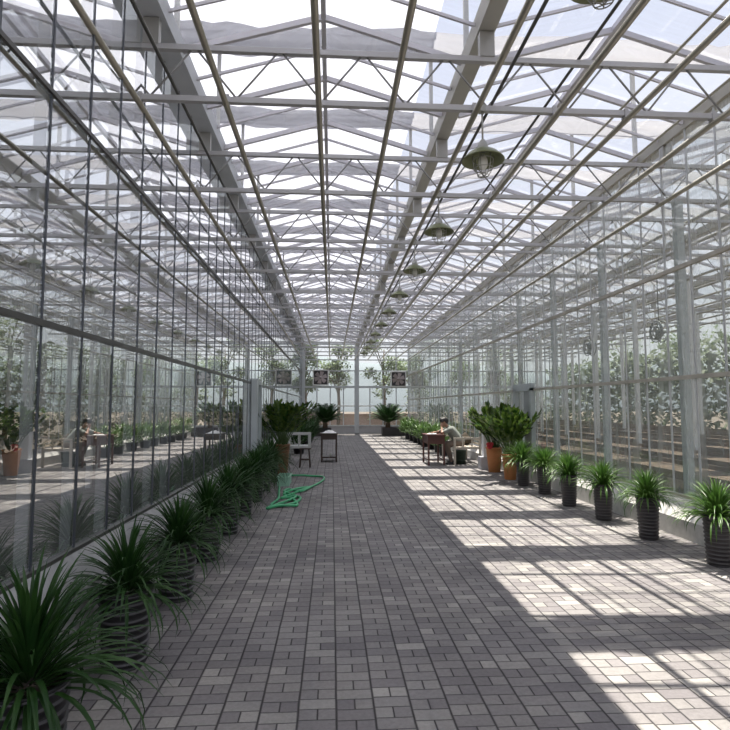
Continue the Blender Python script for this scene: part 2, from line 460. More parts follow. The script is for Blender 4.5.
# ------------------------------------------------------------------ roof
names = ['left house, third roof from the aisle', 'left house, second roof from the aisle', 'left house, next to the aisle',
         'left half of the aisle', 'right half of the aisle', 'right house, next to the aisle',
         'right house, second roof from the aisle', 'right house, third roof from the aisle']
rz_ = Z_RIDGE - Z_GUT
raf = MB()
for sx in (-1, 1): raf.beam((sx*(SPAN/2-.1), 0, Z_GUT+.03), (0, 0, Z_RIDGE), .04, .06)
raf_me = raf.mesh('rafter'); raf_me.materials.append(M['rafter'])
raf = MB()
for sx in (-1, 1): raf.beam((sx*(SPAN/2-.1), 0, Z_GUT+.05), (0, 0, Z_RIDGE+.02), .022, .03)
bar_me = raf.mesh('glazing_bar'); bar_me.materials.append(M['rafter'])
for s in range(8):
    xm = (GUT[s] + GUT[s+1])/2
    t = empty('ceiling', (xm, 0, 0))
    tag(t, 'low pitched glass roof over the ' + names[s], 'glass roof', kind='structure')
    hw = SPAN/2
    MB().add([(-hw, Y_NEAR, Z_GUT+.06), (0, Y_NEAR, Z_RIDGE+.05), (hw, Y_NEAR, Z_GUT+.06), (-hw, Y_FAR, Z_GUT+.06), (0, Y_FAR, Z_RIDGE+.05), (hw, Y_FAR, Z_GUT+.06)],
             [(0, 1, 4, 3), (1, 2, 5, 4)]).build('glass', M['roof_glass'], t)
    MB().box(0, (Y_NEAR+Y_FAR)/2, Z_RIDGE, .05, Y_FAR-Y_NEAR, .06).build('ridge_beam', M['rafter'], t)
    y = 5.28 - 8*1.03 + .515
    while y < Y_FAR:
        if 3 <= s <= 5 and y > 1: inst('glazing_bar', bar_me, t, (0, y, 0))
        y += 1.03
    y = 5.28 - 8*1.03
    while y < Y_FAR:
        if 2 <= s <= 5 or y > 1: inst('rafter', raf_me, t, (0, y, 0))
        y += 1.03

for i, x in enumerate(GUT):
    t = empty('roof_gutter', (x, 0, 0))
    lab = {3: 'wide grey roof gutter above the left glass wall', 4: 'grey trough gutter overhead along the middle of the aisle roof',
           5: 'grey roof gutter above the right glass wall'}.get(i, ('grey roof gutter over the %s house, %s from the aisle' % ('left' if i < 3 else 'right', ORD[(2-i) if i < 3 else (i-6)])))
    tag(t, lab, 'gutter')
    wd = .30 if i == 3 else .22
    MB().extrude_y([(-wd/2, Z_GUT+.10), (-wd/2+.03, Z_GUT-.03), (wd/2-.03, Z_GUT-.03), (wd/2, Z_GUT+.10), (wd/2-.01, Z_GUT+.10), (wd/2-.04, Z_GUT-.01), (-wd/2+.04, Z_GUT-.01), (-wd/2+.01, Z_GUT+.10)],
                   Y_NEAR, Y_FAR).build('trough', M['gutter_pale' if i == 3 else 'gutter'], t)
    for y in TRUSS_Y:
        MB().box(0, y, (Z_TOP+Z_GUT)/2-.01, .14, .07, Z_GUT-Z_TOP-.06).build('saddle', M['galv'], t)

# trusses -------------------------------------------------------------
X0, X1 = GUT[0], GUT[8]
PITCH = SPAN/4
tc = MB().box((X0+X1)/2, 0, Z_TOP, X1-X0, .05, .05).mesh('top_chord'); tc.materials.append(M['truss'])
bcb = MB().box((X0+X1)/2, 0, Z_BOT, X1-X0, .05, .05)
TUBE_X = [-1.72, -.955, -.13, .525, 1.30, 2.06, 2.75, 3.61, 4.36, 5.19]
ALL_TUBE = [-1.72-.79*k for k in range(9, 0, -1)] + TUBE_X + [5.19+.78*k for k in range(1, 10)]
for x in ALL_TUBE: bcb.box(x, 0, Z_BOT+.0, .035, .07, .085)
bc = bcb.mesh('bottom_chord'); bc.materials.append(M['truss'])
br_me = MB().tube([(0, 0, Z_TOP-.02), (PITCH/2-.03, 0, Z_BOT+.02)], .010, 6).mesh('brace'); br_me.materials.append(M['brace'])
br_me2 = MB().tube([(0, 0, Z_TOP-.02), (-PITCH/2+.03, 0, Z_BOT+.02)], .010, 6).mesh('brace'); br_me2.materials.append(M['brace'])
apex = [X0 + PITCH*(k+.5) for k in range(32)]
far_lat = MB()
for x in apex:
    for sx in (-1, 1): far_lat.tube([(x, 0, Z_TOP-.02), (x+sx*(PITCH/2-.03), 0, Z_BOT+.02)], .010, 5)
far_lat.box((X0+X1)/2, 0, Z_TOP, X1-X0, .05, .05); far_lat.box((X0+X1)/2, 0, Z_BOT, X1-X0, .05, .05)
far_me = far_lat.mesh('roof_truss'); far_me.materials.append(M['truss'])
for k, y in enumerate(TRUSS_Y):
    lab = 'grey steel lattice truss across the roof, %s from the camera' % ORD[k]
    if k < 7:
        t = empty('roof_truss', (0, y, 0))
        inst('top_chord', tc, t); inst('bottom_chord', bc, t)
        for x in apex:
            inst('brace', br_me, t, (x+.03, 0, 0)); inst('brace', br_me2, t, (x-.03, 0, 0))
    else:
        t = inst('roof_truss', far_me, None, (0, y, 0))
    tag(t, lab, 'roof truss', 'roof trusses across the glasshouse')

# pipes under the trusses ----------------------------------------------
tb = MB().tube([(0, Y_NEAR, 0), (0, Y_FAR-.1, 0)], .027, 12).mesh('roof_pipe'); tb.materials.append(M['tube'])
tlab = ['along the top of the left glass wall', 'second from the left glass wall', 'third from the left glass wall',
        'just left of the middle gutter', 'right beside the middle gutter', 'first right of the row of hanging lamps',
        'second right of the hanging lamps', 'third right of the hanging lamps', 'just inside the right glass wall', 'just outside the right glass wall']
for i, x in enumerate(ALL_TUBE):
    o = inst('roof_pipe', tb, None, (x, 0, Z_BOT-.069))
    if 9 <= i < 19: lab = 'long grey pipe under the trusses, ' + tlab[i-9]
    elif i < 9: lab = 'long pipe under the left house roof, %s from the left glass wall' % ORD[8-i]
    else: lab = 'long pipe under the right house roof, %s from the right glass wall' % ORD[i-18]
    tag(o, lab, 'pipe', 'long pipes under the trusses')
for x, z, lab in ((1.475, 4.41, 'thin dark drive rod above the hanging lamps'), (2.32, 4.88, 'thin dark drive rod on the truss tops, right half of roof'),
                  (-1.40, 4.41, 'thin dark drive rod just inside the left glass wall'),
                  (3.18, 4.88, 'thin rod on the truss tops, second from the right glass wall'), (3.98, 4.88, 'thin rod on the truss tops, nearest the right glass wall')):
    o = MB().tube([(x, Y_NEAR, z), (x, Y_FAR-.1, z)], .015, 6).build('drive_rod', M['tube' if x > 3 else 'rail_dark'])
    tag(o, lab, 'rod')

# outside shade nets above the roof, plus an added sun-blocking sheet -----------------------------------
random.seed(3)
mb = MB()
nx = 120
vs, fs = [], []
for i in range(nx+1):
    x = X0 + (X1-X0)*i/nx
    a = random.uniform(-.05, .05); b = random.uniform(-.05, .05)
    for j, (dy, dz) in enumerate(((-.30+a, .02), (-.22, -.05+b*.5), (-.12, .03), (-.03, -.06+a*.5), (.06, .03), (.15, -.05+b*.5), (.24, .03), (.30+b, -.01))):
        vs.append((x, dy, dz + .02*math.sin(x*2.0)))
for i in range(nx):
    for j in range(7):
        fs.append((i*8+j, i*8+j+1, (i+1)*8+j+1, (i+1)*8+j))
mb.add(vs, fs, True)
net_me = mb.mesh('net'); net_me.materials.append(M['shade_bundle'])
bm_me = MB().box((X0+X1)/2, 0, .1, X1-X0, .05, .05).mesh('beam'); bm_me.materials.append(M['galv'])
po_me = MB().box(0, 0, (Z_GUT+.1-Z_SHADE)/2+.04, .05, .05, Z_SHADE-Z_GUT-.1).mesh('post'); po_me.materials.append(M['galv'])
SH_Y = [7.34 + BAY*k for k in range(-5, 12)]
for k, y in enumerate(SH_Y):
    t = empty('shade_screen', (0, y, Z_SHADE))
    inst('net', net_me, t); inst('beam', bm_me, t, (0, .2, 0))
    for x in GUT: inst('post', po_me, t, (x, .2, 0))
    tag(t, 'gathered grey shade net lying across above the glass roof, %s from the camera' % ORD[k], 'shade net', 'gathered shade nets above the roof')
o = MB().add([(X0, Y_NEAR, 0), (1.43, Y_NEAR, 0), (1.43, Y_FAR, 0), (X0, Y_FAR, 0)], [(0, 1, 2, 3)]).build('added_sun_blocker', M['blocker_white'], None, (0, 0, Z_SHADE+.127))  # added sheet that keeps the sun off the left half of the floor
tag(o, 'thin white cloth sheet added over the left half of the roof to block sun', 'added sun blocker')

# posts ----------------------------------------------------------------
pm = MB().box(0, 0, Z_BOT/2, .10, .09, Z_BOT-.04).mesh('steel_post'); pm.materials.append(M['post'])
pw = MB().box(0, 0, Z_BOT/2, .09, .09, Z_BOT-.04).mesh('steel_post'); pw.materials.append(M['post_white'])
for k, y in enumerate(TRUSS_Y):
    if y < 1: continue
    o = inst('steel_post', pm, None, (XR+.17, y, 0)); tag(o, 'grey steel post close behind the right glass wall, %s from the camera' % ORD[k-1], 'post', 'posts behind the right glass')
    o = inst('steel_post', pw, None, (GUT[6], y, 0)); tag(o, 'slim white post in the right house, first row, %s from the camera' % ORD[k-1], 'post', 'white posts in the right house')
    if k % 2:
        o = inst('steel_post', pw, None, (GUT[7], y, 0)); tag(o, 'slim white post deep in the right house, second row, %s from the camera' % ORD[(k-2)//2], 'post', 'white posts in the right house')
        o = inst('steel_post', pw, None, (GUT[2], y, 0)); tag(o, 'slim white post in the left house, first row, %s from the camera' % ORD[(k-2)//2], 'post', 'white posts in the left house')

# doors ----------------------------------------------------------------
d = empty('door_1', (XR-.05, 12.2, 0)); tag(d, 'grey framed doorway in the right glass wall beyond the terracotta pots', 'door', kind='structure')
MB().box(0, 0, 2.02, .10, 1.15, .16).box(0, -.53, 1.0, .10, .09, 2.0).box(0, .53, 1.0, .10, .09, 2.0).build('door_frame', M['post'], d)
MB().box(.01, -.25, 1.2, .03, .46, 1.5).build('door_leaf', M['door'], d)
d = empty('door_2', (XL+.06, 12.0, 0)); tag(d, 'pale grey door post and frame in the left glass wall by the terracotta pot', 'door', kind='structure')
MB().box(.02, -.35, 1.09, .12, .22, 2.18).box(0, .55, 1.06, .10, .09, 2.12).box(0, .1, 2.12, .10, .8, .1).build('door_frame', M['post'], d)
MB().box(-.02, .1, 1.1, .03, .75, 1.9).build('door_leaf', M['right_glass'], d)

# ------------------------------------------------------------------ lamps
def make_lamp():
    t = empty('pendant_lamp')
    tag(t, 'x', 'lamp', 'lamps hanging from the trusses')
    MB().tube([(0, 0, 0), (0, 0, -.33)], .009, 8).box(0, 0, -.01, .05, .07, .06).build('rod', M['lamp_steel'], t)
    MB().lathe([(.014, -.30), (.04, -.335), (.055, -.40), (.05, -.41)], 20).build('socket', M['lamp_steel'], t)
    MB().lathe([(.05, -.395), (.09, -.41), (.14, -.442), (.185, -.49), (.196, -.505), (.189, -.506), (.14, -.455), (.085, -.425), (.045, -.41)], 32, closed_bottom=False).build('shade', M['lamp_green'], t)
    MB().ball((0, 0, -.52), .045, .045, .075).build('bulb', M['bulb'], t)
    g = MB()
    for z, r in ((-.50, .095), (-.58, .085), (-.645, .05)):
        g.tube([(r*math.cos(a), r*math.sin(a), z) for a in [2*PI*k/16 for k in range(17)]], .004, 5, False)
    for k in range(6):
        a = 2*PI*k/6
        g.tube([(r*math.cos(a), r*math.sin(a), z) for r, z in ((.095, -.46), (.095, -.51), (.085, -.58), (.05, -.645), (0, -.66))], .004, 5)
    g.build('wire_guard', M['lamp_steel'], t)
    return t
lamp = make_lamp()
for k in range(1, 12):
    o = lamp if k == 1 else copy_tree(lamp)
    o.location = (1.46 if k == 1 else 1.38, TRUSS_Y[k], Z_BOT-.02 + (.10 if k == 1 else .03))
    o['label'] = 'green enamel hanging lamp with wire guard under the roof, %s from the camera' % ORD[k-1]

# ------------------------------------------------------------------ exhaust fans in the end wall
def make_fan():
    t = empty('exhaust_fan'); tag(t, 'x', 'fan', 'exhaust fans in the end wall')
    s = .86
    MB().box(0, 0, s/2, s, .1, .06).box(0, 0, -s/2, s, .1, .06).box(s/2, 0, 0, .06, .1, s+.06).box(-s/2, 0, 0, .06, .1, s+.06).build('frame', M['fan_frame'], t)
    MB().box(0, .06, 0, s-.04, .02, s-.04).build('back_panel', M['fan_dark'], t)
    for k in range(6):
        a = 2*PI*k/6 + .3
        c, n = math.cos(a), math.sin(a)
        pts = []
        for r, wd in ((.07, .05), (.22, .10), (.36, .12)):
            for e in (-1, 1):
                pts.append((r*c - e*wd*n, -.02 + .02*e, r*n + e*wd*c))
        MB().add(pts, [(0, 1, 3, 2), (2, 3, 5, 4)]).build('blade', M['fan_blade'], t)
    h = MB()
    h.lathe([(.0, -.03), (.09, -.02), (.09, .03), (0, .035)], 16)
    h.v = [(x, -.03 + z, y) for x, y, z in h.v]
    h.build('hub', M['fan_blade'], t)
    return t
f = make_fan(); f.location = (-.66, Y_FAR-.12, 3.24); f['label'] = 'white framed square exhaust fan in the end wall, left of the central post'
f2 = copy_tree(f); f2.location = (3.86, Y_FAR-.12, 3.17); f2['label'] = 'white framed square exhaust fan in the end wall, right of the central post'

def circ_fan(x, y, z, lab):
    t = empty('circulation_fan', (x, y, z)); tag(t, lab, 'fan', 'circulation fans in the right house')
    g = MB()
    for r in (.2, .16, .1):
        for dx in (-.06, .06):
            if dx > 0 and r < .2: continue
            g.tube([(dx if r > .1 else dx, r*math.cos(a), r*math.sin(a)) for a in [2*PI*k/20 for k in range(21)]], .012, 5, False)
    g.build('cage', M['fan_grey'], t)
    for k in range(4):
        a = PI/2*k + .4
        c, n = math.cos(a), math.sin(a)
        MB().add([(-.02, .03*c - .03*n, .03*n+.03*c), (.02, .03*c+.03*n, .03*n-.03*c), (.03, .17*c+.07*n, .17*n-.07*c), (-.03, .17*c-.07*n, .17*n+.07*c)], [(0, 1, 2, 3)]).build('blade', M['fan_grey'], t)
    MB().ball((0, 0, 0), .07, .06, .06).build('motor', M['fan_grey'], t)
    MB().tube([(0, 0, .2), (0, 0, Z_BOT - z)], .01, 6).build('hanger', M['fan_grey'], t)
circ_fan(6.15, 9.75, 3.0, 'grey circulation fan hung in the right house, nearer the camera')
circ_fan(6.15, 12.5, 3.0, 'grey circulation fan hung in the right house, farther down')

# ------------------------------------------------------------------ plants
def blade(mb, base, az, el, L, w, droop, rg, segs=7, fold=.25):
    d_az = Vector((math.cos(az), math.sin(az), 0)); side = Vector((-math.sin(az), math.cos(az), 0))
    p = Vector(base); e = el; vs = []
    for i in range(segs+1):
        t = i/segs
        ww = w*(.55 + .9*t if t < .35 else .865*(1 - ((t-.35)/.65)**2.2) + .012)
        dirv = d_az*math.cos(e) + Vector((0, 0, 1))*math.sin(e)
        up = -d_az*math.sin(e) + Vector((0, 0, 1))*math.cos(e)
        vs += [p + side*(ww/2) + up*(ww*fold), p.copy(), p - side*(ww/2) + up*(ww*fold)]
        p = p + dirv*(L/segs)
        e -= droop/segs*(.5 + t*1.3)
    fs = []
    for i in range(segs):
        a = i*3
        fs += [(a, a+3, a+4, a+1), (a+1, a+4, a+5, a+2)]
    mb.add(vs, fs, True)

def strap_mesh(seed, n, L, w, spread):
    rg = random.Random(seed); mb = MB()
    for k in range(n):
        t = k/n
        az = k*2.39996 + rg.uniform(-.3, .3)
        el = R(88 - spread*t + rg.uniform(-7, 7))
        l = L*(rg.uniform(.75, 1.1))*(.85 + .25*t)
        z0 = .10*(1-t)
        r0 = .02 + .06*t
        blade(mb, (r0*math.cos(az), r0*math.sin(az), z0), az, el, l, w*rg.uniform(.75, 1.15), R(rg.uniform(45, 95))*(.5 + 1.15*t), rg)
    return mb.mesh('foliage')

def fit(me, wx, rz, s, lo, hi):
    """bend leaf tips back from the glass: the plant grows where there is room"""
    c, n = math.cos(rz), math.sin(rz)
    for v in me.vertices:
        x, y = (v.co.x*c - v.co.y*n)*s, (v.co.x*n + v.co.y*c)*s
        gx = wx + x
        if gx < lo + .12: gx = lo + .12*math.exp((gx-lo-.12)/.12)
        if gx > hi - .12: gx = hi - .12*math.exp((hi-.12-gx)/.12)
        x = (gx - wx)
        v.co = ((x*c + y*n)/s, (-x*n + y*c)/s, v.co.z)
    me.update()
    return me

def ring_pot_mesh(r0, r1, h, rings):
    prof = [(r0*.96, 0), (r0, .008)]
    for k in range(rings):
        z0, z1 = h*(k+.12)/rings, h*(k+1)/rings
        ra = r0 + (r1-r0)*(k+.3)/rings; rb = r0 + (r1-r0)*(k+1)/rings
        prof += [(ra-.004, z0+.004), (ra-.002, z1-.016), (rb+.007, z1-.011), (rb+.007, z1-.002), (rb-.004, z1)]
    prof += [(r1+.008, h), (r1+.008, h+.012), (r1-.008, h+.012), (r1-.014, h-.04)]
    return MB().lathe(prof, 32).mesh('pot')

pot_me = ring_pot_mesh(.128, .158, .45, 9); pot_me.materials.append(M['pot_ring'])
soil_me = MB().lathe([(.146, .40), (.146, .425), (.0, .44)], 24).mesh('soil'); soil_me.materials.append(M['soil'])
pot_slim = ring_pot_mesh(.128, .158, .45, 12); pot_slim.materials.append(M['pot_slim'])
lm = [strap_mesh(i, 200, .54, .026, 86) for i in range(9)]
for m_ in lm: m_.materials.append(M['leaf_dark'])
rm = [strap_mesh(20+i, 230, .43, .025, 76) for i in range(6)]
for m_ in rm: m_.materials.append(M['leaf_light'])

def potted(x, y, fol, rz, s, lab, grp, pm=None, ps=(1, 1, 1)):
    t = empty('potted_plant', (x, y, 0), rz); tag(t, lab, 'potted plant', grp)
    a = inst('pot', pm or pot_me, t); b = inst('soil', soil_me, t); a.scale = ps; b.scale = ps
    fit(fol, x, rz, s, XL + .03, XR - .03)
    inst('foliage', fol, t, (0, 0, .42*ps[2]), 0, s)
    return t
LW = ['nearest the camera', 'second from the camera', 'third from the camera', 'fourth from the camera', 'fifth from the camera', 'sixth from the camera',
      'seventh from the camera', 'eighth from the camera', 'ninth from the camera', 'tenth from the camera']
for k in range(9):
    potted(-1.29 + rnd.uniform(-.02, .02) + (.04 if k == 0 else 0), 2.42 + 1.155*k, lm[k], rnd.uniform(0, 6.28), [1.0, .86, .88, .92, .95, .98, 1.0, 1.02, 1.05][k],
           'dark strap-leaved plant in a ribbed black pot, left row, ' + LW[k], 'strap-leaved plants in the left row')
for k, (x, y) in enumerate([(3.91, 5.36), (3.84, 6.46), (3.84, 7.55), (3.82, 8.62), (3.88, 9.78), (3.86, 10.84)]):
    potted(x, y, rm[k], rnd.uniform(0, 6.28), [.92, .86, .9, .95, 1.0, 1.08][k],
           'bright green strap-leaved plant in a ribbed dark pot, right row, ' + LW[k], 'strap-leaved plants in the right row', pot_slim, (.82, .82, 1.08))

# glossy upright plants in terracotta pots
def leaflet(mb, p, d, L, w, up):
    d = d.normalized(); s = d.cross(up)
    s = s.normalized() if s.length > 1e-6 else Vector((1, 0, 0))
    u = s.cross(d)
    mb.add([p, p + d*L*.35 + s*w*.5 + u*w*.15, p + d*L*.35, p + d*L*.35 - s*w*.5 + u*w*.15, p + d*L*.72 + s*w*.36 + u*w*.1, p + d*L*.74, p + d*L*.72 - s*w*.36 + u*w*.1, p + d*L],
           [(0, 2, 1), (0, 3, 2), (1, 2, 5, 4), (2, 3, 6, 5), (4, 5, 7), (5, 6, 7)], True)

def zam_mesh(seed, n, H, leanmax):
    rg = random.Random(seed); lf = MB(); st = MB()
    for k in range(n):
        t = (k+.5)/n
        az = k*2.39996 + rg.uniform(-.3, .3)
        lean = R(leanmax)*math.sqrt(t)*rg.uniform(.8, 1.1)
        L = H*rg.uniform(.82, 1.08)/max(.75, math.cos(lean*.8))
        pts = []; p = Vector((.05*math.cos(az)*t*2, .05*math.sin(az)*t*2, 0)); e = PI/2 - lean*.55
        for i in range(9):
            pts.append(p.copy())
            p = p + Vector((math.cos(az)*math.cos(e), math.sin(az)*math.cos(e), math.sin(e)))*(L/8)
            e -= lean*.09
        st.tube(pts, [.016*(1-.09*i) for i in range(9)], 6)
        side = Vector((-math.sin(az), math.cos(az), 0))
        for i in range(3, 9):
            for h in (0, .5):
                if i == 8 and h: continue
                q = pts[i] if not h else (pts[i] + pts[min(i+1, 8)])/2
                d = (pts[min(i+1, 8)] - pts[i-1]).normalized()
                up = side.cross(d)
                for sgn in (-1, 1):
                    leaflet(lf, q, d*rg.uniform(.7, 1.1) + side*sgn*rg.uniform(.2, .65) + up*rg.uniform(-.35, .5), rg.uniform(.17, .24), rg.uniform(.085, .115), up)
        leaflet(lf, pts[8], (pts[8]-pts[7]), .17, .09, side.cross(pts[8]-pts[7]))
    a, b = lf.mesh('leaves'), st.mesh('stalks')
    a.materials.append(M['leaf_zam']); b.materials.append(M['stalk'])
    return a, b
def terracotta(x, y, r, h, seed, n, H, lean, lab, pm='pot_orange'):
    t = empty('potted_plant', (x, y, 0)); tag(t, lab, 'potted plant')
    MB().lathe([(r*.66, 0), (r*.70, .01), (r*.9, h*.72), (r*.92, h*.74), (r*.96, h*.95), (r*1.04, h*.95), (r*1.04, h), (r*.93, h), (r*.9, h-.06)], 32).build('pot', M[pm], t)
    MB().lathe([(r*.88, h-.08), (r*.9, h-.05), (0, h-.03)], 24).build('soil', M['soil'], t)
    a, b = zam_mesh(seed, n, H, lean)
    fit(a, x, 0, 1, XL + .03, XR - .03)
    inst('leaves', a, t, (0, 0, h-.05)); inst('stalks', b, t, (0, 0, h-.05))
terracotta(-1.18, 13.05, .19, .70, 5, 24, .92, 56, 'dark glossy plant in a brown clay pot on the left, by the pale door post', 'pot_brown')
terracotta(3.96, 13.1, .20, .60, 6, 24, .94, 41, 'tall glossy plant in a terracotta pot on the right, beside the white pillar')
terracotta(3.90, 11.75, .175, .55, 8, 26, .90, 50, 'glossy plant in a terracotta pot on the right, nearer of the two there')
rd = MB().ball((0, 0, 0), .07, .06, .075).ball((.05, .02, .05), .05, .05, .05).ball((-.04, -.02, .05), .05, .05, .05).build('red_bow', M['red'], None, (3.80, 12.92, .63))
tag(rd, 'small red bow on the rim of the terracotta pot beside the white pillar', 'bow')

# sago palms at the end wall
def sago_mesh(seed, n, L):
    rg = random.Random(seed); mb = MB()
    for k in range(n):
        t = (k+.5)/n
        az = k*2.39996
        e = R(84 - 50*t)
        p = Vector((.05*math.cos(az), .05*math.sin(az), 0)); pts = []
        for i in range(13):
            pts.append(p.copy())
            p = p + Vector((math.cos(az)*math.cos(e), math.sin(az)*math.cos(e), math.sin(e)))*(L/12)
            e -= R(2.4 + 2.2*t)
        mb.tube(pts, [.010*(1-.07*i) for i in range(13)], 4)
        side = Vector((-math.sin(az), math.cos(az), 0))
        for i in range(2, 13):
            for h in (0, .5):
                q = pts[i] if i == 12 else pts[i]*(1-h) + pts[min(12, i+1)]*h
                d = (pts[i] - pts[i-1]).normalized()
                up = side.cross(d)
                for sgn in (-1, 1):
                    l = .21*math.sin(PI*(.15 + .75*i/13))
                    dd = (d*.6 + side*sgn + up*.25).normalized()
                    w = .017
                    mb.add([q - d*w, q + dd*l*.6 - d*w*.8, q + dd*l, q + dd*l*.6 + d*w*.8, q + d*w], [(0, 1, 3, 4), (1, 2, 3)], False)
    m_ = mb.mesh('fronds'); m_.materials.append(M['leaf_sago'])
    return m_
sg = sago_mesh(4, 40, .95)
for x, y, px, pw_, ph, s, lab in ((-.36, 29.4, -.55, 1.0, .42, 1.0, 'sago palm in a dark planter at the end wall, left, behind the small table'),
                                (3.05, 29.5, 3.35, 1.25, .44, 1.0, 'sago palm in a dark planter at the end wall, right of the central post')):
    t = empty('sago_palm', (x, y, 0)); tag(t, lab, 'palm')
    MB().lathe([(.11, .3), (.14, .45), (.13, .62), (.10, .72), (.02, .76)], 16).build('trunk', M['trunk'], t)
    inst('fronds', sg, t, (0, 0, .68), 0, s*1.2)
    pl = MB()
    cx = px - x
    pl.box(cx, -.32, ph/2, pw_, .06, ph).box(cx, .32, ph/2, pw_, .06, ph).box(cx-pw_/2+.03, 0, ph/2, .06, .6, ph).box(cx+pw_/2-.03, 0, ph/2, .06, .6, ph).box(cx, 0, .03, pw_, .6, .05)
    pl.box(cx, -.33, ph-.03, pw_+.04, .08, .06)
    pl.build('planter', M['pot_dark'], t)
    MB().box(cx, 0, ph-.06, pw_-.12, .58, .08).build('soil', M['soil'], t)

# bushy border plants
def bush_mesh(seed, n, rad, H, L, w):
    rg = random.Random(seed); mb = MB()
    for k in range(n):
        az = rg.uniform(0, 2*PI); r = rad*math.sqrt(rg.random())*.75
        z = H*rg.random()**.7*(1-.35*(r/rad)**2)
        blade(mb, (r*math.cos(az), r*math.sin(az), z), az + rg.uniform(-.8, .8), R(rg.uniform(15, 80)), L*rg.uniform(.7, 1.2), w, R(rg.uniform(20, 80)), rg, 4)
    return mb.mesh('foliage')
hb = [bush_mesh(30+i, 170, .48, .62, .34, .05) for i in range(2)]
for m_ in hb: m_.materials.append(M['leaf_hedge'])
hpot = MB().lathe([(.16, 0), (.20, .26), (.215, .26), (.215, .29), (.19, .29), (.185, .25)], 20).mesh('pot'); hpot.materials.append(M['pot_black'])
hs = MB().lathe([(.18, .22), (.184, .25), (0, .26)], 16).mesh('soil'); hs.materials.append(M['soil'])
for k in range(9):
    y = 17.6 + 1.22*k
    t = empty('shrub', (3.72 + rnd.uniform(-.05, .05) + (.15 if k > 7 else 0), y, 0), rnd.uniform(0, 6))
    tag(t, 'light green potted shrub along the right wall, %s beyond the seated person' % ORD[k], 'shrub', 'shrubs along the right wall')
    inst('pot', hpot, t); inst('soil', hs, t); inst('foliage', hb[k % 2], t, (0, 0, .24), 0, rnd.uniform(.9, 1.05))
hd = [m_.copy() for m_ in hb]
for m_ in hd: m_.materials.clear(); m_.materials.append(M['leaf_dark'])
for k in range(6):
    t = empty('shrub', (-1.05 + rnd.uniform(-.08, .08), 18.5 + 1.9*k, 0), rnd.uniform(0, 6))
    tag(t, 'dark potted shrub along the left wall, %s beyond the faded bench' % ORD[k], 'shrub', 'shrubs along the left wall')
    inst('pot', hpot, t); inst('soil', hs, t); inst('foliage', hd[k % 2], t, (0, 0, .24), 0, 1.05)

# ------------------------------------------------------------------ furniture
def table(name, x0, x1, y0, y1, H, apron, m, lab, shelf=None, stretch=True):
    t = empty(name, ((x0+x1)/2, (y0+y1)/2, 0)); tag(t, lab, 'table')
    w, d = x1-x0, y1-y0
    MB().box(0, 0, H-.015, w+.06, d+.06, .03).build('tabletop', m, t)
    MB().box(0, -d/2+.02, H-.03-apron/2, w-.04, .02, apron).box(0, d/2-.02, H-.03-apron/2, w-.04, .02, apron).box(-w/2+.02, 0, H-.03-apron/2, .02, d-.04, apron).box(w/2-.02, 0, H-.03-apron/2, .02, d-.04, apron).build('apron', m, t)
    for sx in (-1, 1):
        for sy in (-1, 1):
            MB().box(sx*(w/2-.02), sy*(d/2-.02), (H-.03)/2, .045, .045, H-.03).build('leg', m, t)
    if stretch:
        MB().box(0, -d/2+.02, .14, w-.06, .025, .03).build('stretcher', m, t)
        MB().box(-w/2+.02, 0, .14, .025, d-.06, .03).build('stretcher', m, t)
        MB().box(w/2-.02, 0, .14, .025, d-.06, .03).build('stretcher', m, t)
    if shelf: MB().box(0, 0, shelf, w-.03, d-.03, .03).build('shelf', m, t)
    return t
table('desk', 2.60, 3.06, 14.62, 15.5, .82, .22, M['wood_red'], 'dark red wooden desk on the right that the seated person leans on')
table('side_table', -.31, .15, 15.6, 16.2, .82, .15, M['wood_dark'], 'small dark wooden table with a low shelf, left of the aisle middle', shelf=.13)
def papers(x, y, z, w, d, n, lab):
    m_ = MB(); rg = random.Random(1)
    for i in range(n): m_.box(x + rg.uniform(-.02, .02), y + rg.uniform(-.02, .02), z + .006 + .008*i, w, d, .007, rg.uniform(-.2, .2))
    tag(m_.build('paper_stack', M['paper']), lab, 'papers')
papers(2.76, 14.84, .82, .22, .30, 3, 'white papers on the dark red desk')
cl = MB()
rg = random.Random(9)
vs, fs = [], []
for i in range(9):
    for j in range(9):
        vs.append((-.27 + .40*i/8 + rg.uniform(-.01, .01), 15.62 + .5*j/8, .824 + (.03 + rg.uniform(0, .06))*(1 - (abs(i-4)/4)**2)*(1-(abs(j-4)/4)**2)))
for i in range(8):
    for j in range(8): fs.append((i*9+j, (i+1)*9+j, (i+1)*9+j+1, i*9+j+1))
cl.add(vs, fs, True)
tag(cl.build('crumpled_cloth', M['paper']), 'crumpled white cloth heaped on the small dark table', 'cloth')
cup = MB().lathe([(.03, 0), (.042, .10), (.045, .105), (.038, .1), (.028, .01)], 16).build('cup', M['paper'], None, (-.03, 15.75, .146))
tag(cup, 'small white cup on the low shelf of the dark table', 'cup')

t = empty('stool', (-.70, 14.4, 0)); tag(t, 'small dark wooden stool in front of the faded bench', 'stool')
MB().box(0, 0, .485, .30, .26, .03).build('seat', M['wood_dark'], t)
for sx in (-1, 1):
    for sy in (-1, 1):
        MB().beam((sx*.10, sy*.09, .47), (sx*.135, sy*.12, 0), .035, .035).build('leg', M['wood_dark'], t)
MB().box(0, -.11, .2, .22, .02, .025).box(0, .11, .2, .22, .02, .025).build('stretcher', M['wood_dark'], t)

